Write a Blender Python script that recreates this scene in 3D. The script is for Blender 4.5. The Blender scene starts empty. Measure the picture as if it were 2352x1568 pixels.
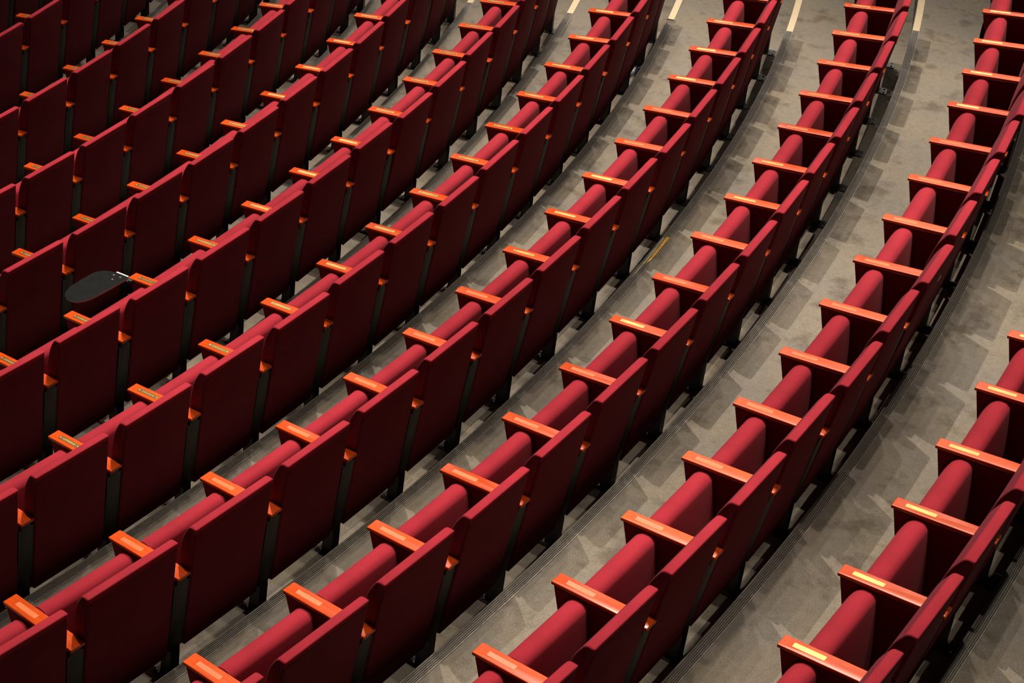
import bpy, bmesh, math, random
from mathutils import Vector, Matrix

random.seed(7)
scene = bpy.context.scene
COL = scene.collection

# ---------------------------------------------------------------- data
# concentric curved rows of the stalls.  R = radius of the armrest fronts,
# z = height of the tread, n = riser distance behind the armrest fronts,
# t = bearing of every armrest standard along the row
ROWS = [
    dict(R=23.2607, z=-0.6173, n=0.477, i0=-1, end=False,
         t=[0.16256, 0.18578, 0.20853, 0.2321, 0.25471, 0.27826, 0.30141, 0.32462]),
    dict(R=22.2981, z=-0.7617, n=0.456, i0=-1, end=True,
         t=[0.13069, 0.15486, 0.17876, 0.20275, 0.22674, 0.25011, 0.274, 0.29828, 0.32212, 0.34567, 0.37023, 0.3948, 0.41977, 0.44418, 0.4686, 0.49354, 0.52071]),
    dict(R=21.2927, z=-1.0451, n=0.52, i0=-1, end=True,
         t=[0.10111, 0.12637, 0.15326, 0.17905, 0.20431, 0.22862, 0.25409, 0.27954, 0.30418, 0.32963, 0.35483, 0.37957, 0.40518, 0.43103, 0.45687, 0.48241, 0.50771, 0.53063]),
    dict(R=20.3324, z=-1.2189, n=0.488, i0=-1, end=True,
         t=[0.09085, 0.11725, 0.1459, 0.17402, 0.20015, 0.22637, 0.25221, 0.27813, 0.30452, 0.33068, 0.35716, 0.38364, 0.4103, 0.43717, 0.46354, 0.4898, 0.51621, 0.54016]),
    dict(R=19.3557, z=-1.4153, n=0.452, i0=-2, end=True,
         t=[0.11284, 0.14053, 0.16822, 0.1961, 0.22389, 0.25127, 0.27859, 0.30538, 0.33235, 0.36063, 0.38789, 0.41598, 0.44407, 0.47221, 0.49981, 0.5275, 0.5526]),
    dict(R=18.4156, z=-1.5792, n=0.48, i0=-2, end=True,
         t=[0.15965, 0.1887, 0.2179, 0.24656, 0.27558, 0.3047, 0.33387, 0.36219, 0.39087, 0.42096, 0.44996, 0.47921, 0.50726, 0.53631, 0.56264]),
    dict(R=17.4583, z=-1.7633, n=0.48, i0=-1, end=True,
         t=[0.21371, 0.2443, 0.27491, 0.30526, 0.33592, 0.3664, 0.39692, 0.42721, 0.45762, 0.48801, 0.5186, 0.54918, 0.57689]),
    dict(R=16.5221, z=-1.9381, n=0.48, i0=-2, end=True,
         t=[0.24151, 0.27376, 0.30602, 0.33772, 0.36947, 0.40251, 0.43549, 0.46742, 0.49917, 0.53142, 0.56367, 0.5929]),
    dict(R=15.5529, z=-2.1122, n=0.48, i0=-2, end=True,
         t=[0.30345, 0.33765, 0.37224, 0.40714, 0.44179, 0.4755, 0.50969, 0.54389, 0.57809, 0.60233]),
    dict(R=14.4915, z=-2.2519, n=0.48, i0=-2, end=True,
         t=[0.39001, 0.42665, 0.46454, 0.50117, 0.5378, 0.57444, 0.62217]),
    dict(R=13.5794, z=-2.4345, n=0.48, i0=-1, end=True,
         t=[0.46748, 0.5065, 0.54552, 0.58454, 0.64178]),
]
NOMINAL = 0.54            # seat pitch the shared meshes are made for
ZA = 0.63                 # height of the armrest front above the tread

# ---------------------------------------------------------------- materials
def new_mat(name):
    m = bpy.data.materials.new(name)
    m.use_nodes = True
    nt = m.node_tree
    return m, nt, nt.nodes['Principled BSDF']

def noise(nt, scale, detail=3.0, rough=0.6, coord='Object', vscale=None):
    tc = nt.nodes.new('ShaderNodeTexCoord')
    n = nt.nodes.new('ShaderNodeTexNoise')
    n.inputs['Scale'].default_value = scale
    n.inputs['Detail'].default_value = detail
    n.inputs['Roughness'].default_value = rough
    if vscale:
        mp = nt.nodes.new('ShaderNodeMapping')
        mp.inputs['Scale'].default_value = vscale
        nt.links.new(tc.outputs[coord], mp.inputs['Vector'])
        nt.links.new(mp.outputs['Vector'], n.inputs['Vector'])
    else:
        nt.links.new(tc.outputs[coord], n.inputs['Vector'])
    return n

def ramp(nt, src, p0, c0, p1, c1):
    r = nt.nodes.new('ShaderNodeValToRGB')
    e = r.color_ramp.elements
    e[0].position = p0; e[0].color = (*c0, 1)
    e[1].position = p1; e[1].color = (*c1, 1)
    nt.links.new(src, r.inputs['Fac'])
    return r

def mixc(nt, mode, fac, a, b):
    m = nt.nodes.new('ShaderNodeMix')
    m.data_type = 'RGBA'; m.blend_type = mode
    if isinstance(fac, (int, float)): m.inputs[0].default_value = fac
    else: nt.links.new(fac, m.inputs[0])
    for s, v in ((6, a), (7, b)):
        if isinstance(v, tuple): m.inputs[s].default_value = (*v, 1)
        else: nt.links.new(v, m.inputs[s])
    return m.outputs[2]

def bump(nt, bsdf, src, strength, dist):
    b = nt.nodes.new('ShaderNodeBump')
    b.inputs['Strength'].default_value = strength
    b.inputs['Distance'].default_value = dist
    nt.links.new(src, b.inputs['Height'])
    nt.links.new(b.outputs['Normal'], bsdf.inputs['Normal'])

def make_fabric(name, c0, c1, sheen):
    m, nt, b = new_mat(name)
    n = noise(nt, 420, 2, 0.6)
    n2 = noise(nt, 7, 2, 0.5)
    r = ramp(nt, n.outputs['Fac'], 0.35, c0, 0.68, c1)
    r2 = ramp(nt, n2.outputs['Fac'], 0.3, (0.88, 0.88, 0.88), 0.7, (1.08, 1.05, 1.05))
    nt.links.new(mixc(nt, 'MULTIPLY', 1.0, r.outputs['Color'], r2.outputs['Color']), b.inputs['Base Color'])
    b.inputs['Roughness'].default_value = 0.9
    b.inputs['Specular IOR Level'].default_value = 0.15
    b.inputs['Sheen Weight'].default_value = sheen
    b.inputs['Sheen Roughness'].default_value = 0.45
    b.inputs['Sheen Tint'].default_value = (1.0, 0.42, 0.45, 1)
    bump(nt, b, n.outputs['Fac'], 0.25, 0.002)
    return m

M_FABRIC = make_fabric('crimson_wool', (0.215, 0.0105, 0.021), (0.30, 0.020, 0.034), 0.06)
M_BACKCLOTH = make_fabric('crimson_back_cloth', (0.105, 0.0085, 0.017), (0.160, 0.014, 0.027), 0.05)
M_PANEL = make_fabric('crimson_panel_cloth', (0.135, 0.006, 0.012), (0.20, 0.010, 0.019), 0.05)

def make_wood():
    m, nt, b = new_mat('orange_stained_wood')
    n = noise(nt, 9, 4, 0.55, 'Object', (1.0, 9.0, 9.0))
    r = ramp(nt, n.outputs['Fac'], 0.3, (0.40, 0.040, 0.0025), 0.72, (0.55, 0.072, 0.006))
    oi = nt.nodes.new('ShaderNodeObjectInfo')
    rr = ramp(nt, oi.outputs['Random'], 0.0, (0.82, 0.78, 0.8), 1.0, (1.08, 1.12, 1.1))
    nt.links.new(mixc(nt, 'MULTIPLY', 1.0, r.outputs['Color'], rr.outputs['Color']), b.inputs['Base Color'])
    mr = nt.nodes.new('ShaderNodeMapRange')
    mr.inputs[3].default_value = 0.24; mr.inputs[4].default_value = 0.36
    nt.links.new(oi.outputs['Random'], mr.inputs[0])
    nt.links.new(mr.outputs[0], b.inputs['Roughness'])
    b.inputs['Specular IOR Level'].default_value = 0.36
    return m
M_WOOD = make_wood()

def make_bare():
    m, nt, b = new_mat('pale_bare_wood')
    n = noise(nt, 30, 4, 0.6, 'Object', (1.0, 6.0, 6.0))
    r = ramp(nt, n.outputs['Fac'], 0.3, (0.56, 0.085, 0.012), 0.7, (0.68, 0.14, 0.028))
    nt.links.new(r.outputs['Color'], b.inputs['Base Color'])
    b.inputs['Roughness'].default_value = 0.45
    return m
M_BARE = make_bare()

def simple(name, col, rough, metal=0.0, spec=0.5, nscale=None, amt=0.15):
    m, nt, b = new_mat(name)
    b.inputs['Roughness'].default_value = rough
    b.inputs['Metallic'].default_value = metal
    b.inputs['Specular IOR Level'].default_value = spec
    n = noise(nt, nscale or 60, 3, 0.6)
    lo = tuple(c * (1 - amt) for c in col); hi = tuple(min(1, c * (1 + amt)) for c in col)
    r = ramp(nt, n.outputs['Fac'], 0.3, lo, 0.7, hi)
    nt.links.new(r.outputs['Color'], b.inputs['Base Color'])
    return m

M_STEEL = simple('charcoal_painted_steel', (0.017, 0.019, 0.016), 0.55, 0.0, 0.3, 300, 0.3)
M_BLACK = simple('black_foot_paint', (0.010, 0.010, 0.010), 0.38, 0.0, 0.5, 90, 0.3)
M_BOLT = simple('worn_bolt_steel', (0.30, 0.29, 0.27), 0.35, 1.0)
M_BRASS = simple('polished_brass', (0.70, 0.46, 0.16), 0.29, 1.0, 0.5, 25, 0.10)
M_ENGRAVE = simple('engraved_brass_lettering', (0.95, 0.72, 0.32), 0.55, 1.0, 0.5, 200, 0.1)
M_PIPING = simple('dark_red_piping', (0.13, 0.003, 0.008), 0.8, 0, 0.2, 200, 0.2)
M_TABLET = simple('black_laminate', (0.0035, 0.0045, 0.0048), 0.55, 0, 0.07, 30, 0.5)
M_CHROME = simple('bright_hinge_metal', (0.85, 0.84, 0.80), 0.35, 0.25)
M_CREAM = simple('cream_step_tape', (0.48, 0.39, 0.26), 0.7, 0, 0.3, 25, 0.08)
M_YELLOW = simple('worn_yellow_tape', (0.55, 0.30, 0.045), 0.7, 0, 0.3, 60, 0.2)
M_OLDTAPE = simple('torn_pale_tape_backing', (0.32, 0.28, 0.17), 0.8, 0, 0.3, 90, 0.3)
M_GROOVE = simple('dark_nosing_groove', (0.055, 0.051, 0.043), 0.8, 0, 0.2, 60, 0.3)
M_EDGE = simple('pale_tablet_edging', (0.40, 0.39, 0.37), 0.4, 0.0, 0.5, 60, 0.1)
M_LINT = simple('white_lint', (0.75, 0.72, 0.66), 0.9)

def make_carpet():
    m, nt, b = new_mat('grey_brown_carpet')
    fine = noise(nt, 330, 2, 0.7)
    mid = noise(nt, 22, 3, 0.6)
    big = noise(nt, 2.6, 3, 0.55)
    stain = noise(nt, 4.3, 4, 0.62, 'Object', (1.0, 1.0, 0.2))
    r = ramp(nt, fine.outputs['Fac'], 0.30, (0.095, 0.086, 0.071), 0.72, (0.250, 0.226, 0.188))
    r2 = ramp(nt, mid.outputs['Fac'], 0.3, (0.90, 0.90, 0.90), 0.7, (1.05, 1.05, 1.05))
    r3 = ramp(nt, big.outputs['Fac'], 0.35, (0.94, 0.96, 1.0), 0.65, (1.05, 1.02, 0.96))
    r4 = ramp(nt, stain.outputs['Fac'], 0.33, (0.62, 0.60, 0.58), 0.47, (1, 1, 1))
    c = mixc(nt, 'MULTIPLY', 1.0, r.outputs['Color'], r2.outputs['Color'])
    c = mixc(nt, 'MULTIPLY', 1.0, c, r3.outputs['Color'])
    c = mixc(nt, 'MULTIPLY', 1.0, c, r4.outputs['Color'])
    nt.links.new(c, b.inputs['Base Color'])
    b.inputs['Roughness'].default_value = 0.95
    b.inputs['Specular IOR Level'].default_value = 0.1
    bump(nt, b, fine.outputs['Fac'], 0.5, 0.004)
    return m
M_CARPET = make_carpet()

def make_nosing():
    m, nt, b = new_mat('ribbed_step_nosing')
    n = noise(nt, 35, 4, 0.7)
    r = ramp(nt, n.outputs['Fac'], 0.3, (0.095, 0.088, 0.074), 0.75, (0.17, 0.157, 0.134))
    nt.links.new(r.outputs['Color'], b.inputs['Base Color'])
    b.inputs['Roughness'].default_value = 0.5
    return m
M_NOSING = make_nosing()
M_NOSE_METAL = simple('scuffed_nosing_aluminium', (0.23, 0.22, 0.195), 0.5, 0.2, 0.5, 40, 0.3)

# ---------------------------------------------------------------- mesh helpers
def mesh_from(verts, faces, name, mats, fmat=None, smooth=40):
    me = bpy.data.meshes.new(name)
    me.from_pydata([tuple(v) for v in verts], [], faces)
    for m in mats: me.materials.append(m)
    if fmat:
        for p, k in zip(me.polygons, fmat): p.material_index = k
    bm = bmesh.new(); bm.from_mesh(me)
    bmesh.ops.recalc_face_normals(bm, faces=bm.faces)
    lim = math.radians(smooth)
    for f in bm.faces: f.smooth = True
    for e in bm.edges:
        if len(e.link_faces) == 2 and e.calc_face_angle(0) > lim: e.smooth = False
    bm.to_mesh(me); bm.free()
    return me

class Mesh:
    def __init__(s): s.v = []; s.f = []; s.m = []
    def add(s, vs, fs, mat=0):
        o = len(s.v); s.v += [tuple(v) for v in vs]
        s.f += [tuple(i + o for i in f) for f in fs]; s.m += [mat] * len(fs)
    def build(s, name, mats, smooth=40): return mesh_from(s.v, s.f, name, mats, s.m, smooth)
    def box(s, x0, x1, y0, y1, z0, z1, mat=0):
        vs = [(x, y, z) for x in (x0, x1) for y in (y0, y1) for z in (z0, z1)]
        s.add(vs, [(0, 1, 3, 2), (4, 6, 7, 5), (0, 4, 5, 1), (2, 3, 7, 6), (0, 2, 6, 4), (1, 5, 7, 3)], mat)
    def prism(s, prof, y0, y1, r=0.0, mat=0, seg=3, cap=None):
        """profile (x,z) extruded along y with ends rounded over r"""
        if r <= 0: sl = [(y0, 0), (y1, 0)]
        else:
            sl = []
            for k in range(seg + 1):
                a = math.pi / 2 * k / seg
                sl.append((y0 + r * (1 - math.sin(a)), r * (1 - math.cos(a))))
            # from face (inset r) out to side (inset 0)
            sl = [(y0 + r * (1 - math.cos(math.pi / 2 * k / seg)), r * (1 - math.sin(math.pi / 2 * k / seg))) for k in range(seg + 1)]
            sl += [(y0 + y1 - y, i) for y, i in reversed(sl)]
        if cap is None: cap = mat
        n = len(prof); rings = []
        for y, ins in sl:
            rings.append([(x, y, z) for x, z in inset(prof, ins)])
        vs = [v for rg in rings for v in rg]; fs = []
        for k in range(len(rings) - 1):
            for i in range(n):
                j = (i + 1) % n
                fs.append((k * n + i, k * n + j, (k + 1) * n + j, (k + 1) * n + i))
        s.add(vs, fs, mat)
        o = len(s.v) - len(vs)
        s.f.append(tuple(o + i for i in range(n - 1, -1, -1)))
        s.f.append(tuple(o + (len(rings) - 1) * n + i for i in range(n)))
        s.m += [cap, cap]
    def cyl(s, c, r, h, seg=12, mat=0, dome=0.0):
        x, y, z = c; vs = []; fs = []
        for zz, rr in ((z, r), (z + h, r), (z + h + dome, r * 0.5 if dome else r)):
            vs += [(x + rr * math.cos(2 * math.pi * i / seg), y + rr * math.sin(2 * math.pi * i / seg), zz) for i in range(seg)]
        for k in range(2):
            for i in range(seg):
                j = (i + 1) % seg
                fs.append((k * seg + i, k * seg + j, (k + 1) * seg + j, (k + 1) * seg + i))
        fs.append(tuple(range(2 * seg, 3 * seg)))
        if dome == 0: fs = fs[:seg] + [tuple(range(seg, 2 * seg))]
        fs.append(tuple(range(seg - 1, -1, -1)))
        s.add(vs, fs, mat)

def area2(p): return sum(p[i][0] * p[(i + 1) % len(p)][1] - p[(i + 1) % len(p)][0] * p[i][1] for i in range(len(p)))
def inset(p, d):
    if d <= 1e-9: return list(p)
    sg = 1 if area2(p) > 0 else -1
    n = len(p); out = []
    for i in range(n):
        a, b, c = Vector(p[i - 1]), Vector(p[i]), Vector(p[(i + 1) % n])
        e1 = (b - a).normalized(); e2 = (c - b).normalized()
        n1 = Vector((-e1.y, e1.x)) * sg; n2 = Vector((-e2.y, e2.x)) * sg
        m = n1 + n2
        if m.length < 1e-6: m = n1
        m.normalize(); k = d / max(0.5, m.dot(n1))
        out.append(tuple(b + m * k))
    return out
def rounded(p, r, seg=4):
    """round the corners of a polygon; r = radius or list per corner"""
    n = len(p); out = []
    for i in range(n):
        a, b, c = Vector(p[i - 1]), Vector(p[i]), Vector(p[(i + 1) % n])
        rr = r[i] if isinstance(r, (list, tuple)) else r
        if rr <= 0: out.append(tuple(b)); continue
        d1 = (a - b); d2 = (c - b); t = min(rr, d1.length * .45, d2.length * .45)
        s = b + d1.normalized() * t; e = b + d2.normalized() * t
        for k in range(seg + 1):
            u = k / seg
            out.append(tuple(s * (1 - u) ** 2 + b * 2 * u * (1 - u) + e * u ** 2))
    return out
def up(p): return [(x, z + ZA) for x, z in p]

# ---------------------------------------------------------------- chair part meshes (x back, y along the row, z up; origin on the tread)
def rear_x(z):            # rear plane of backs and posts, z relative to the armrest
    return 0.372 + (z + 0.50) * (0.500 - 0.372) / 0.782

HW = (NOMINAL - 0.088) / 2
# backrest cushion
m = Mesh()
back_prof = rounded(up([(0.4995, 0.284), (0.455, 0.284), (0.409, 0.205), (0.378, 0.085), (0.366, 0.0), (0.352, -0.12), (0.345, -0.225),
                        (rear_x(-0.25) - 0.026, -0.25), (rear_x(-0.492) - 0.024, -0.492), (rear_x(-0.496) - 0.0015, -0.496),
                        (rear_x(0.25) - 0.0015, 0.25)]), [.009, .018, .05, .05, .05, .05, .03, .01, .003, .004, 0], 4)
m.prism(back_prof, -HW, HW, 0.009, 0, 3, 1)
for q, f in enumerate(m.f):       # the boxing strip round both ends takes the darker cloth: shade put into colour
    ys = [abs(m.v[k][1]) for k in f]; zc = sum(m.v[k][2] for k in f) / len(f)
    xc = sum(m.v[k][0] for k in f) / len(f)
    if zc < ZA + 0.262 and (min(ys) > HW - 0.0095 or xc > rear_x(zc - ZA) - 0.010): m.m[q] = 1
ME_BACK = m.build('backrest', [M_FABRIC, M_BACKCLOTH], 50)
m = Mesh()
# rear upholstered panel, one flat sheet down to the shin
pan = up([(rear_x(0.252) + 0.0005, 0.252), (rear_x(0.252) - 0.012, 0.252), (rear_x(-0.485) - 0.016, -0.485), (rear_x(-0.50), -0.50)])
m.prism(rounded(pan, [.004, .002, .003, .006], 3), -HW + 0.006, HW - 0.006, 0.0015)
ME_BPANEL = m.build('back_panel', [M_BACKCLOTH], 40)
# folded seat cushion
m = Mesh()
seat_prof = rounded(up([(0.049, -0.150), (0.062, -0.085), (0.088, -0.034), (0.118, -0.010), (0.160, -0.010), (0.182, -0.030), (0.196, -0.12),
                        (0.212, -0.24), (0.228, -0.40), (0.215, -0.435), (0.080, -0.435), (0.045, -0.33)]), [.04, .03, .02, .02, .02, .02, .04, .04, .03, .02, .03, .05], 3)
m.prism(seat_prof, -HW - 0.001, HW + 0.001, 0.012)
ME_SEAT = m.build('seat_cushion', [M_FABRIC], 50)
# piping: thin cord round the near and far ends of the seat
ME_PIPES = []
for yy in (-HW + 0.008, HW - 0.008):
    m = Mesh()
    pr = [p for p in inset(seat_prof, -0.0008)]
    n = len(pr); r = 0.0022; vs = []; fs = []; seg = 5
    for i in range(n):
        a, b, c = Vector(pr[i - 1]), Vector(pr[i]), Vector(pr[(i + 1) % n])
        t = (c - a).normalized(); nn = Vector((-t.y, t.x))
        for k in range(seg):
            an = 2 * math.pi * k / seg
            q = b + nn * (r * math.cos(an))
            vs.append((q.x, yy + r * math.sin(an), q.y))
    for i in range(n):
        j = (i + 1) % n
        for k in range(seg):
            l = (k + 1) % seg
            fs.append((i * seg + k, j * seg + k, j * seg + l, i * seg + l))
    m.add(vs, fs)
    ME_PIPES.append(m.build('piping', [M_PIPING], 60))

# armrest cap
SL = 0.033 / 0.46
def arm_z(x): return x * SL
m = Mesh()
bm = bmesh.new()
top = rounded([(-0.006, -0.002), (-0.006, 0.069), (0.467, 0.071), (0.467, -0.002)], [.006, .006, .003, .003], 3)
vt = [bm.verts.new((x, y, ZA + arm_z(x))) for x, y in top]
vb = [bm.verts.new((x, y, ZA + arm_z(x) - 0.015)) for x, y in top]
bm.faces.new(vt); bm.faces.new(list(reversed(vb)))
for i in range(len(top)):
    j = (i + 1) % len(top); bm.faces.new((vt[i], vb[i], vb[j], vt[j]))
bmesh.ops.recalc_face_normals(bm, faces=bm.faces)
te = [e for e in bm.edges if all(v in vt for v in e.verts)]
bmesh.ops.bevel(bm, geom=te, offset=0.0038, segments=3, profile=0.5, affect='EDGES')
ME_ARM = bpy.data.meshes.new('armrest'); bm.to_mesh(ME_ARM); bm.free(); ME_ARM.materials.append(M_WOOD)
for p in ME_ARM.polygons: p.use_smooth = True
ME_ARM = mesh_from([v.co for v in ME_ARM.vertices], [tuple(p.vertices) for p in ME_ARM.polygons], 'armrest', [M_WOOD], None, 35)

# plaque with rounded corners, two screws and rows of tiny engraved script
def plaque_mesh(lines, seed):
    rnd = random.Random(seed); m = Mesh()
    out = rounded([(0.048, 0.0195), (0.048, 0.0465), (0.188, 0.0465), (0.188, 0.0195)], 0.005, 3)
    n = len(out); t = 0.0013
    vs = [(x, y, ZA + arm_z(x) + t) for x, y in out] + [(x, y, ZA + arm_z(x) - 0.001) for x, y in out]
    m.add(vs, [tuple(range(n))] + [(i, (i + 1) % n, n + (i + 1) % n, n + i) for i in range(n)], 0)
    for x in (0.0545, 0.1815):
        m.cyl((x, 0.033, ZA + arm_z(x) + t - 0.0003), 0.0027, 0.0008, 8, 1, 0.0006)
    for l in range(lines):
        y = 0.033 + (l - (lines - 1) / 2) * 0.0062
        x = 0.066 + rnd.uniform(0, .012); xe = 0.171 - rnd.uniform(0, .02)
        while x < xe:
            w = rnd.uniform(0.0015, 0.0042); h = rnd.choice((0.0006, 0.0009, 0.0013))
            x1 = x + w; z0 = ZA + arm_z(x) + t + 0.0002; z1 = ZA + arm_z(x1) + t + 0.0002
            m.add([(x, y - h, z0), (x, y + h * .7, z0), (x1, y + h, z1), (x1, y - h * .6, z1)], [(0, 1, 2, 3)], 1)
            x = x1 + rnd.choice((0.0008, 0.0008, 0.0012, 0.003))
    return m.build('plaque', [M_BRASS, M_ENGRAVE], 40)
ME_PLAQUES = [plaque_mesh(l, 11 + l) for l in (1, 2, 3)]
m = Mesh()
out = rounded([(0.050, 0.019), (0.050, 0.047), (0.190, 0.047), (0.190, 0.019)], 0.004, 3); n = len(out)
inn = inset(out, 0.0014)
zt = lambda x, k: ZA + arm_z(x) + k
m.add([(x, y, zt(x, 0.0004)) for x, y in inn], [tuple(range(n))], 0)
m.add([(x, y, zt(x, 0.0004)) for x, y in inn] + [(x, y, zt(x, 0.0007)) for x, y in out],
      [(i, (i + 1) % n, n + (i + 1) % n, n + i) for i in range(n)], 1)
ME_BARE = m.build('plaque_patch', [M_BARE, M_WOOD], 40)

# upholstered side panel below the armrest
m = Mesh()
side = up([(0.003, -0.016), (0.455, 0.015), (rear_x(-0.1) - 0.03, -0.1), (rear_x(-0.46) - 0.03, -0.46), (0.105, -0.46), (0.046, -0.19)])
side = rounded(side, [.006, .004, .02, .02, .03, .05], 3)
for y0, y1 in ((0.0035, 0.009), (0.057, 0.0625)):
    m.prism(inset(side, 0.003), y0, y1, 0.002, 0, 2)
# seam cord under the cap
for yy in (0.0028, 0.0632):
    p0 = (0.012, ZA + arm_z(0.012) - 0.030); p1 = (0.440, ZA + arm_z(0.440) - 0.029)
    m.add([(p0[0], yy, p0[1] - .0012), (p0[0], yy, p0[1] + .0012), (p1[0], yy, p1[1] + .0012), (p1[0], yy, p1[1] - .0012),
           (p0[0], .033, p0[1]), (p1[0], .033, p1[1])], [(0, 1, 2, 3), (0, 3, 5, 4), (1, 4, 5, 2)], 1)
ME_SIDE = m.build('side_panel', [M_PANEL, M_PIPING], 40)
# steel standard: panel core, rear post, cranked lower leg
m = Mesh()
m.prism(side, 0.009, 0.057, 0.0, 0)
post = up([(rear_x(0.008) - 0.002, 0.008), (rear_x(0.008) - 0.085, 0.004), (rear_x(-0.49) - 0.062, -0.49), (rear_x(-0.49) - 0.001, -0.49)])
m.prism(rounded(post, 0.003, 2), 0.0035, 0.0615, 0.002, 0, 2)
fl_ = up([(rear_x(-0.02) - 0.003, -0.02), (rear_x(-0.02) - 0.060, -0.02), (rear_x(-0.47) - 0.055, -0.47), (rear_x(-0.475) - 0.003, -0.475)])
m.prism(fl_, -0.0095, 0.0765, 0.0, 0)
# lower leg leans a little along the row
def legring(z, x0, x1, y0, y1): return [(x0, y0, ZA + z), (x1, y0, ZA + z), (x1, y1, ZA + z), (x0, y1, ZA + z)]
rg = legring(-0.45, 0.318, rear_x(-0.45) - .003, 0.001, 0.058) + legring(-0.50, 0.318, 0.378, 0.0, 0.056) + legring(-0.624, 0.318, 0.380, -0.020, 0.040)
m.add(rg, [(0, 1, 2, 3), (11, 10, 9, 8)] + [(k + i, k + 4 + i, k + 4 + (i + 1) % 4, k + (i + 1) % 4) for k in (0, 4) for i in range(4)], 1)
ME_LEG = m.build('leg', [M_STEEL, M_BLACK], 35)
# foot plate and bolts
m = Mesh()
fp = rounded([(0.292, -0.045), (0.292, 0.050), (0.440, 0.050), (0.440, -0.045)], 0.006, 2); n = len(fp)
vs = [(x, y, 0.007) for x, y in fp] + [(x, y, 0.0) for x, y in fp]
m.add(vs, [tuple(range(n)), tuple(range(2 * n - 1, n - 1, -1))] + [(i, (i + 1) % n, n + (i + 1) % n, n + i) for i in range(n)], 0)
ME_FOOT = m.build('foot_plate', [M_BLACK], 30)
m = Mesh()
m.cyl((0, 0, 0.0), 0.0082, 0.004, 10, 0, 0.0035)
m.cyl((0, 0, 0.006), 0.004, 0.003, 6, 0)
ME_BOLT = m.build('bolt', [M_BOLT], 40)

# ---------------------------------------------------------------- objects
def link(name, me, parent=None, loc=(0, 0, 0), rz=0.0, sc=None, ry=0.0):
    o = bpy.data.objects.new(name, me); COL.objects.link(o)
    if parent: o.parent = parent
    o.location = loc; o.rotation_euler = (0, ry, rz)
    if sc: o.scale = sc
    return o
def tag(o, label, cat, group=None):
    o['label'] = label; o['category'] = cat
    if group: o['group'] = group

ORD = ['lowest', 'second', 'third', 'fourth', 'fifth', 'sixth', 'seventh', 'eighth', 'ninth', 'tenth', 'eleventh', 'twelfth',
       'thirteenth', 'fourteenth', 'fifteenth', 'sixteenth', 'seventeenth', 'eighteenth']
ROWN = ['rightmost row', 'second row from right', 'third row from right', 'fourth row from right', 'fifth row from right',
        'sixth row from right', 'seventh row from right', 'eighth row from right', 'ninth row from right',
        'tenth row from right', 'eleventh row from right']
# armrests whose plaque is missing (pale patch), per row
PATCH = {1: set(range(-1, 11)), 2: {-1, 0, 1, 2, 3, 4, 5, 7, 8, 11, 12, 13}, 3: {-1, 0, 1, 2, 3, 4, 5, 6, 10, 11}}
SHEEN = {}

def add_standard(root, j, i, rnd):
    arm = link('armrest', ME_ARM, root)
    # every cap sits a fraction of a degree differently on its screws
    arm.rotation_euler = (math.radians(rnd.gauss(0, .5)), math.radians(rnd.gauss(0, .35)), 0)
    zc = ZA
    arm.location = (0, 0, 0)
    R_ = arm.rotation_euler.to_matrix()
    piv = Vector((0.23, 0.033, ZA)); arm.location = piv - R_ @ piv
    if i in PATCH.get(j, ()):
        q = link('plaque_patch', ME_BARE, arm); q['label'] = 'pale bare rectangle where a plaque is missing'
    else:
        q = link('plaque', ME_PLAQUES[rnd.choice((0, 1, 1, 2))], arm); q['label'] = 'engraved brass name plaque'
    link('side_panel', ME_SIDE, root)
    leg = link('leg', ME_LEG, root)
    fpl = link('foot_plate', ME_FOOT, leg)
    for bx, by in ((0.305, -0.027), (0.305, 0.012), (0.420, -0.022), (0.420, 0.030)):
        link('bolt', ME_BOLT, root, (bx, by, 0.007))

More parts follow.
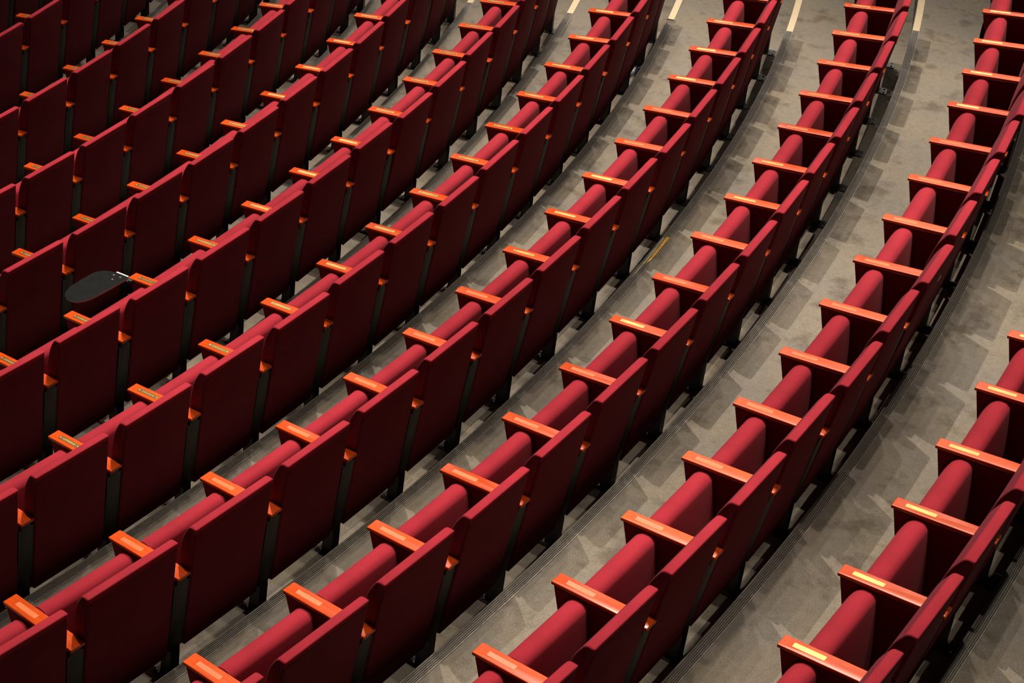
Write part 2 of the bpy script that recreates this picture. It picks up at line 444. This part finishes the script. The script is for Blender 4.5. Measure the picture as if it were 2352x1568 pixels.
for j, row in enumerate(ROWS):
    R, z0, ts = row['R'], row['z'], row['t']
    n = len(ts) - 1
    for k in range(n):
        i = row['i0'] + k
        rnd = random.Random(j * 100 + i + 1000)
        t0, t1 = ts[k], ts[k + 1]
        w = (t1 - t0) * R
        root = bpy.data.objects.new('theatre_seat', None); COL.objects.link(root)
        root.empty_display_size = 0.1
        root.location = (R * math.cos(t0), R * math.sin(t0), z0); root.rotation_euler = (0, 0, t0)
        arm_txt = 'plaque missing' if i in PATCH.get(j, ()) else 'brass plaque'
        nth = ORD[k]
        lab = 'red theatre seat, %s, %s from lower end of %s' % (arm_txt, nth if k else 'first', ROWN[j])
        if j == 5 and i == 1:
            lab = 'red theatre seat whose left armrest carries an opened black writing tablet'
        if j == 1 and i == 14:
            lab = 'red theatre seat with black tablet stowed beside it, second row from right'
        tag(root, lab, 'seat', 'seats in the %s' % ROWN[j])
        add_standard(root, j, i, rnd)
        # seat and back stand on the chord between the two standards
        ph = (0.066 + w) / 2 / R
        cx, cy = R * (math.cos(ph) - 1), R * math.sin(ph)
        sy = (w - 0.088) / (NOMINAL - 0.088)
        tilt = math.radians(rnd.gauss(0, .35))
        b = link('backrest', ME_BACK, root, (cx, cy, 0), ph, (1, sy, 1))
        bp = link('back_panel', ME_BPANEL, root, (cx, cy, 0), ph, (1, sy, 1))
        for o in (b, bp):
            o.rotation_euler = (0, tilt, ph)
            o.location = Vector((cx, cy, 0)) + Vector((0.37, 0, 0.13)) - (Matrix.Rotation(tilt, 3, 'Y') @ Vector((0.37, 0, 0.13)))
        st = math.radians(rnd.gauss(0, .9))
        s = link('seat_cushion', ME_SEAT, root, (cx, cy, 0), ph, (1, sy, 1))
        piv = Vector((0.20, 0, 0.22))
        s.rotation_euler = (0, st, ph)
        s.location = Vector((cx, cy, 0)) + piv - (Matrix.Rotation(st, 3, 'Y') @ piv)
        for me in ME_PIPES: link('piping', me, s)
        row.setdefault('roots', {})[i] = root
    if row['end']:
        t = ts[-1]
        root = bpy.data.objects.new('end_armrest', None); COL.objects.link(root)
        root.empty_display_size = 0.1
        root.location = (R * math.cos(t), R * math.sin(t), z0); root.rotation_euler = (0, 0, t)
        tag(root, 'wooden armrest on black leg closing the aisle end of the %s' % ROWN[j], 'armrest', 'row end armrests along the aisle')
        add_standard(root, j, row['i0'] + n, random.Random(j + 55))

# writing tablets (parts of their seats)
def tablet_mesh(pts, th):
    m = Mesh(); n = len(pts)
    m.add([(x, y, 0) for x, y in pts], [tuple(range(n))], 0)
    m.add([(x, y, -th) for x, y in pts], [tuple(range(n - 1, -1, -1))], 0)
    m.add([(x, y, 0) for x, y in pts] + [(x, y, -th) for x, y in pts],
          [(i, (i + 1) % n, n + (i + 1) % n, n + i) for i in range(n)], 1)
    return m.build('writing_tablet', [M_TABLET, M_EDGE], 40)
def smooth_poly(p, it=3):
    for _ in range(it):
        q = []
        for i in range(len(p)):
            a, b = Vector(p[i]), Vector(p[(i + 1) % len(p)])
            q += [tuple(a * .75 + b * .25), tuple(a * .25 + b * .75)]
        p = q
    return p
root = ROWS[5]['roots'][1]       # carried by this seat's own armrest, across the seat below it
pts = rounded([(-0.002, -0.006), (-0.088, -0.014), (-0.150, -0.030), (-0.192, -0.085), (-0.196, -0.200), (-0.192, -0.300), (-0.160, -0.375),
               (-0.100, -0.400), (-0.045, -0.385), (-0.012, -0.330), (0.000, -0.230), (0.008, -0.016)],
              [.003, .01, .05, .05, .05, .06, .05, .05, .05, .05, .05, .004], 4)
tb = link('writing_tablet', tablet_mesh(pts, 0.009), root, (0, 0, ZA + 0.006))
tb['label'] = 'black kidney-shaped writing tablet with bright edge'
m = Mesh(); m.cyl((0, 0, 0.0), 0.006, 0.001, 12, 0)
cap_me = m.build('screw_cap', [simple('grey_screw_cap', (0.13, 0.12, 0.12), 0.4)], 40)
for x, y in ((-0.081, -0.042), (-0.035, -0.036), (-0.055, -0.082)): link('screw_cap', cap_me, tb, (x, y, 0))
m = Mesh(); m.box(-0.088, 0.0, -0.0140, -0.0045, -0.004, 0.0035)
hg = link('hinge_rail', m.build('hinge_rail', [M_CHROME], 30), tb, (0, 0.004, 0), 0.06); hg['label'] = 'bright chrome hinge rail'
m = Mesh(); m.box(0.0, 0.035, -0.02, 0.0, -0.035, -0.010); m.box(-0.06, 0.02, -0.035, -0.015, -0.016, -0.009)
link('bracket', m.build('bracket', [M_STEEL], 30), tb)
# stowed tablet hanging beside the armrest panel near the aisle
root = ROWS[1]['roots'][14]
m = Mesh()
prof = rounded([(0.020, ZA - 0.060), (0.045, ZA - 0.050), (0.230, ZA - 0.050), (0.230, ZA - 0.36), (0.120, ZA - 0.42), (0.030, ZA - 0.34), (0.012, ZA - 0.20)],
               [.01, .02, .03, .06, .06, .06, .06], 4)
m.prism(prof, 0.0660, 0.0745, 0.002, 0, 2)
tb = link('writing_tablet', m.build('writing_tablet', [M_TABLET], 40), root)
tb['label'] = 'black writing tablet stowed downwards beside the armrest'

# ---------------------------------------------------------------- stepped floor
T0, T1, DT = -0.30, 1.05, 0.0075
NT = int(round((T1 - T0) / DT))
radii = [(r['R'] + r['n'], r['z']) for r in ROWS]     # riser behind row j, tread height of row j
up_z = ROWS[0]['z'] + 0.20
treads = [(radii[0][0], radii[0][0] + 5.0, up_z)]
for j in range(len(ROWS)):
    inner = radii[j + 1][0] if j + 1 < len(ROWS) else radii[j][0] - 1.0
    treads.append((inner, radii[j][0], ROWS[j]['z']))
rin, zz = treads[-1][0], treads[-1][2]
for k in range(5):
    zz -= 0.17; treads.append((rin - 0.97, rin, zz)); rin -= 0.97
m = Mesh()
def ring(r, z): return [(r * math.cos(T0 + DT * i), r * math.sin(T0 + DT * i), z) for i in range(NT + 1)]
def strip(a, b, mat=0):
    n = len(a); m.add(a + b, [(i, i + 1, n + i + 1, n + i) for i in range(n - 1)], mat)
BASE = -3.9
for k, (ri, ro, z) in enumerate(treads):
    nr = 6
    for q in range(nr):
        strip(ring(ri + (ro - ri) * q / nr, z), ring(ri + (ro - ri) * (q + 1) / nr, z))
    if k: strip(ring(ro, z), ring(ro, treads[k - 1][2]))
strip(ring(treads[0][1], treads[0][2]), ring(treads[0][1], BASE))
strip(ring(treads[0][1], BASE), ring(treads[-1][0], BASE))
strip(ring(treads[-1][0], BASE), ring(treads[-1][0], treads[-1][2]))
fl = link('floor', m.build('floor', [M_CARPET], 30)); fl['kind'] = 'structure'
fl['label'] = 'curved carpeted steps under the seat rows'

# ribbed nosings, in lengths with a hair gap between them
def nosing(r0, z, ta, tb, mesh):
    # (offset, height, material of the strip that starts here)
    prof = [(-0.004, -0.030, 0), (-0.004, 0.001, 0), (0.000, 0.005, 0), (0.008, 0.005, 2), (0.0085, 0.001, 2)]
    x = 0.0105
    for g in range(4):
        prof += [(x, 0.001, 2), (x + 0.0008, 0.0045, 0), (x + 0.0062, 0.0045, 2), (x + 0.007, 0.001, 2)]; x += 0.0100
    prof += [(x, 0.001, 2), (x + 0.001, 0.005, 1), (x + 0.006, 0.005, 1), (x + 0.0075, 0.0005, 0)]
    n = max(2, int((tb - ta) / DT)); P = len(prof)
    vs = []; fs = []; fm = []
    for i in range(n + 1):
        t = ta + (tb - ta) * i / n
        for a, h, _ in prof: vs.append(((r0 + a) * math.cos(t), (r0 + a) * math.sin(t), z + h))
    o = len(mesh.v); mesh.v += vs
    for i in range(n):
        for q in range(P - 1):
            mesh.f.append((o + i * P + q, o + i * P + q + 1, o + (i + 1) * P + q + 1, o + (i + 1) * P + q))
            mesh.m.append(prof[q][2])
AISLE = []
for j in range(len(ROWS)):
    rr = radii[j][0]; x, y = 9.36, 0
    # radius where the straight aisle edge crosses this riser
    best = min((abs(math.hypot(13.99 + s * .01, 9.40 + .345 * s * .01) - rr), s) for s in range(-600, 1200))[1]
    AISLE.append(math.atan2(9.40 + .345 * best * .01, 13.99 + best * .01) + 0.003)
num = 1
for j in range(len(ROWS)):
    rr = radii[j][0]; z = treads[j][2]
    mm = Mesh(); t = T0; L = 3.05 / rr; off = (j * 0.37) % 1 * L; t = T0 - off
    while t < AISLE[j]:
        a, b = max(t, T0), min(t + L - 0.003 / rr, AISLE[j])
        if b > a + .01: nosing(rr, z, a, b, mm)
        t += L
    nosing(rr, z, AISLE[j], T1, mm)
    o = link('trim_%d' % num, mm.build('step_nosing', [M_NOSING, M_NOSE_METAL, M_GROOVE], 20)); o['kind'] = 'structure'; num += 1
    o['label'] = 'ribbed metal step nosing behind the %s' % ROWN[j]
# cream tape on each aisle step edge
def flat_tape(ra, rb, ta, tb, z, name, mat, jag=0.0, seed=1):
    rnd = random.Random(seed); n = max(3, int((tb - ta) / 0.002)); vs = []
    for i in range(n + 1):
        t = ta + (tb - ta) * i / n
        e0 = rnd.uniform(-jag, jag); e1 = rnd.uniform(-jag, jag)
        a = ra(i / n) if callable(ra) else ra; b = rb(i / n) if callable(rb) else rb
        for r_ in (a + e0, b + e1): vs += [(r_ * math.cos(t), r_ * math.sin(t), z), (r_ * math.cos(t), r_ * math.sin(t), z - 0.0012)]
    fs = []
    for i in range(n):
        a, b = i * 4, i * 4 + 4
        fs += [(a, b, b + 2, a + 2), (a + 1, a + 3, b + 3, b + 1), (a, a + 1, b + 1, b), (a + 2, b + 2, b + 3, a + 3)]
    fs += [(0, 2, 3, 1), (n * 4, n * 4 + 1, n * 4 + 3, n * 4 + 2)]
    return mesh_from(vs, fs, name, [mat], None, 30)
for j in range(1, 9):
    rr = radii[j][0]
    o = link('step_edge_tape', flat_tape(rr + 0.002, rr + 0.054, AISLE[j], T1 - .01, treads[j][2] + 0.0068, 'step_edge_tape', M_CREAM))
    tag(o, 'cream tape along the aisle step edge behind the %s' % ROWN[j], 'tape', 'cream tapes on the aisle step edges')
# torn yellow tape left on one nosing, fourth row
rr = radii[3][0]; z = treads[3][2] + 0.0068
ra = radii[3][0]
o = link('yellow_tape', flat_tape(lambda u: ra + 0.022 + 0.010 * (1 - u) , lambda u: ra + 0.022 + 0.012 + 0.012 * min(1, u * 6), 0.3545, 0.3725, z, 'yellow_tape', M_YELLOW, 0.0012, 3))
tag(o, 'torn strip of yellow tape left on a step nosing', 'tape')
o2 = link('tape_residue', flat_tape(lambda u: ra + 0.008 + 0.006 * (1 - u), lambda u: ra + 0.016 + 0.010 * min(1, 2.2 * u) * (1.2 - u), 0.3440, 0.3715, z - 0.0006, 'tape_residue', M_OLDTAPE, 0.0016, 5), o)

# bottle lying on the tread by the step
def lathe(prof, seg=20):
    vs = []; fs = []; n = len(prof)
    for x, r in prof:
        vs += [(x, r * math.cos(2 * math.pi * i / seg), r * math.sin(2 * math.pi * i / seg)) for i in range(seg)]
    for k in range(n - 1):
        for i in range(seg):
            i2 = (i + 1) % seg
            fs.append((k * seg + i, (k + 1) * seg + i, (k + 1) * seg + i2, k * seg + i2))
    fs.append(tuple(range(seg - 1, -1, -1))); fs.append(tuple((n - 1) * seg + i for i in range(seg)))
    return vs, fs
mp, nt, b = new_mat('clear_bottle_plastic')
b.inputs['Base Color'].default_value = (0.86, 0.90, 0.93, 1); b.inputs['Roughness'].default_value = 0.08
b.inputs['Transmission Weight'].default_value = 0.75; b.inputs['IOR'].default_value = 1.35
nz = noise(nt, 60, 3); bump(nt, b, nz.outputs['Fac'], 0.6, 0.004)
prof = [(0.0, 0.012), (0.003, 0.013), (0.014, 0.013), (0.016, 0.012), (0.020, 0.013), (0.030, 0.020), (0.045, 0.028), (0.055, 0.0315)]
for k in range(6): prof += [(0.060 + k * .008, 0.0315), (0.064 + k * .008, 0.0295)]
prof += [(0.112, 0.0315), (0.168, 0.0315), (0.174, 0.030), (0.180, 0.0315), (0.194, 0.0315), (0.200, 0.026)]
vs, fs = lathe(prof); bt_me = mesh_from(vs, fs, 'body', [mp], None, 60)
bottle = bpy.data.objects.new('water_bottle', None); COL.objects.link(bottle)
bottle.empty_display_size = 0.05
zb = ROWS[4]['z']
bottle.location = (17.128, 9.680, zb + 0.0316); bottle.rotation_euler = (0, 0, math.radians(88))
tag(bottle, 'clear plastic water bottle with blue label lying on the floor by a step', 'bottle')
link('body', bt_me, bottle)
vs, fs = lathe([(0.082, 0.0318), (0.083, 0.0322), (0.150, 0.0322), (0.151, 0.0318)])
lb_me = mesh_from(vs, fs, 'label_wrap', [simple('blue_label', (0.008, 0.03, 0.19), 0.25)], None, 60)
ob = link('label_wrap', lb_me, bottle); ob['label'] = 'glossy blue paper label'
vs, fs = lathe([(-0.008, 0.0125), (-0.006, 0.0140), (0.008, 0.0140), (0.010, 0.0135)], 16)
link('cap', mesh_from(vs, fs, 'cap', [simple('white_cap', (0.75, 0.76, 0.78), 0.4)], None, 50), bottle)

# ---------------------------------------------------------------- camera
cd = bpy.data.cameras.new('camera'); cam = bpy.data.objects.new('camera', cd); COL.objects.link(cam)
r_ = Vector((0.682743, 0.727448, 0.068421)); u_ = Vector((-0.456725, 0.351805, 0.817089)); f_ = Vector((-0.570319, 0.589112, -0.572436))
M = Matrix((( r_.x, u_.x, -f_.x), (r_.y, u_.y, -f_.y), (r_.z, u_.z, -f_.z))).to_4x4()
M.translation = Vector((25.43167, 0.0, 4.75068))
cam.matrix_world = M
cd.sensor_width = 36.0; cd.lens = 3929.13 / 2352 * 36.0; cd.clip_start = 0.1; cd.clip_end = 200
scene.camera = cam

# ---------------------------------------------------------------- light
w = bpy.data.worlds.new('hall'); scene.world = w; w.use_nodes = True
w.node_tree.nodes['Background'].inputs[0].default_value = (0.9, 0.85, 0.85, 1)
w.node_tree.nodes['Background'].inputs[1].default_value = 0.02
def spot(loc, target, power, size, blend, radius, color):
    l = bpy.data.lights.new('ceiling_spot', 'SPOT'); l.energy = power; l.spot_size = math.radians(size)
    l.spot_blend = blend; l.shadow_soft_size = radius; l.color = color
    o = bpy.data.objects.new('ceiling_spot', l); COL.objects.link(o)
    o.location = loc
    o.rotation_euler = (Vector(target) - Vector(loc)).to_track_quat('-Z', 'Y').to_euler()
    return o
WARM = (1.0, 0.86, 0.72)
# ceiling spots: they hang over the rows, a little in front of and well beyond the seats they light
def polar(rho, th, z): return Vector((rho * math.cos(th), rho * math.sin(th), z))
for rho, s0, n, k in ((23.6, 3.4, 3, 0.86), (21.3, 2.6, 4, 1.0), (19.0, 2.6, 4, 0.92), (16.7, 3.6, 3, 0.78), (14.4, 5.0, 2, 0.66)):
    for q in range(n):
        th = (s0 + 3.2 * q) / rho
        P = polar(rho, th, -0.2 - 0.2 * (23.3 - rho))
        er = Vector((math.cos(th), math.sin(th), 0)); et = Vector((-math.sin(th), math.cos(th), 0))
        for T, F, e, rad in ((2.6, -0.2, 4000, 0.12), (8.6, 3.2, 4600, 0.10)):
            spot(P + et * T - er * F + Vector((0, 0, 18.0)), P, e * k, 19, 0.75, rad, WARM)
# one strong profile spot further towards the stage: long crisp shadows of the backs on the treads
P = polar(20.5, 0.30, -0.6)
spot(polar(17.0, 0.30, 14.5) + Vector((-1.4, 4.6, 0)), P, 9500, 46, 0.6, 0.05, WARM)
def sheen_lamp(loc, target, power, size):
    l = bpy.data.lights.new('added_sheen_lamp', 'AREA'); l.shape = 'DISK'; l.size = size; l.energy = power; l.color = (1.0, 0.88, 0.76)
    o = bpy.data.objects.new('added_sheen_lamp', l); COL.objects.link(o); o.location = loc
    o.rotation_euler = (Vector(target) - Vector(loc)).to_track_quat('-Z', 'Y').to_euler()
for loc in ((17.3, 17.0, 11.0), (11.9, 11.4, 9.9), (12.0, 19.5, 9.6), (6.5, 21.0, 9.5), (0.4, 18.0, 8.3)):  # added unseen discs at mirror angles, for sheen on armrests and plaques
    sheen_lamp(loc, (19.5, 6.0, -0.6), 90, 1.1)
for loc in ((5.0, 33.0, 9.5), (-1.0, 29.0, 10.5), (11.0, 27.0, 10.5)):  # larger far discs, added to brighten the brass plaques by the aisle
    sheen_lamp(loc, (18.5, 9.5, -0.6), 170, 2.4)

scene.view_settings.view_transform = 'Standard'
scene.view_settings.look = 'None'
scene.view_settings.gamma = 1.0
scene.view_settings.use_curve_mapping = False
scene.view_settings.exposure = 0.0
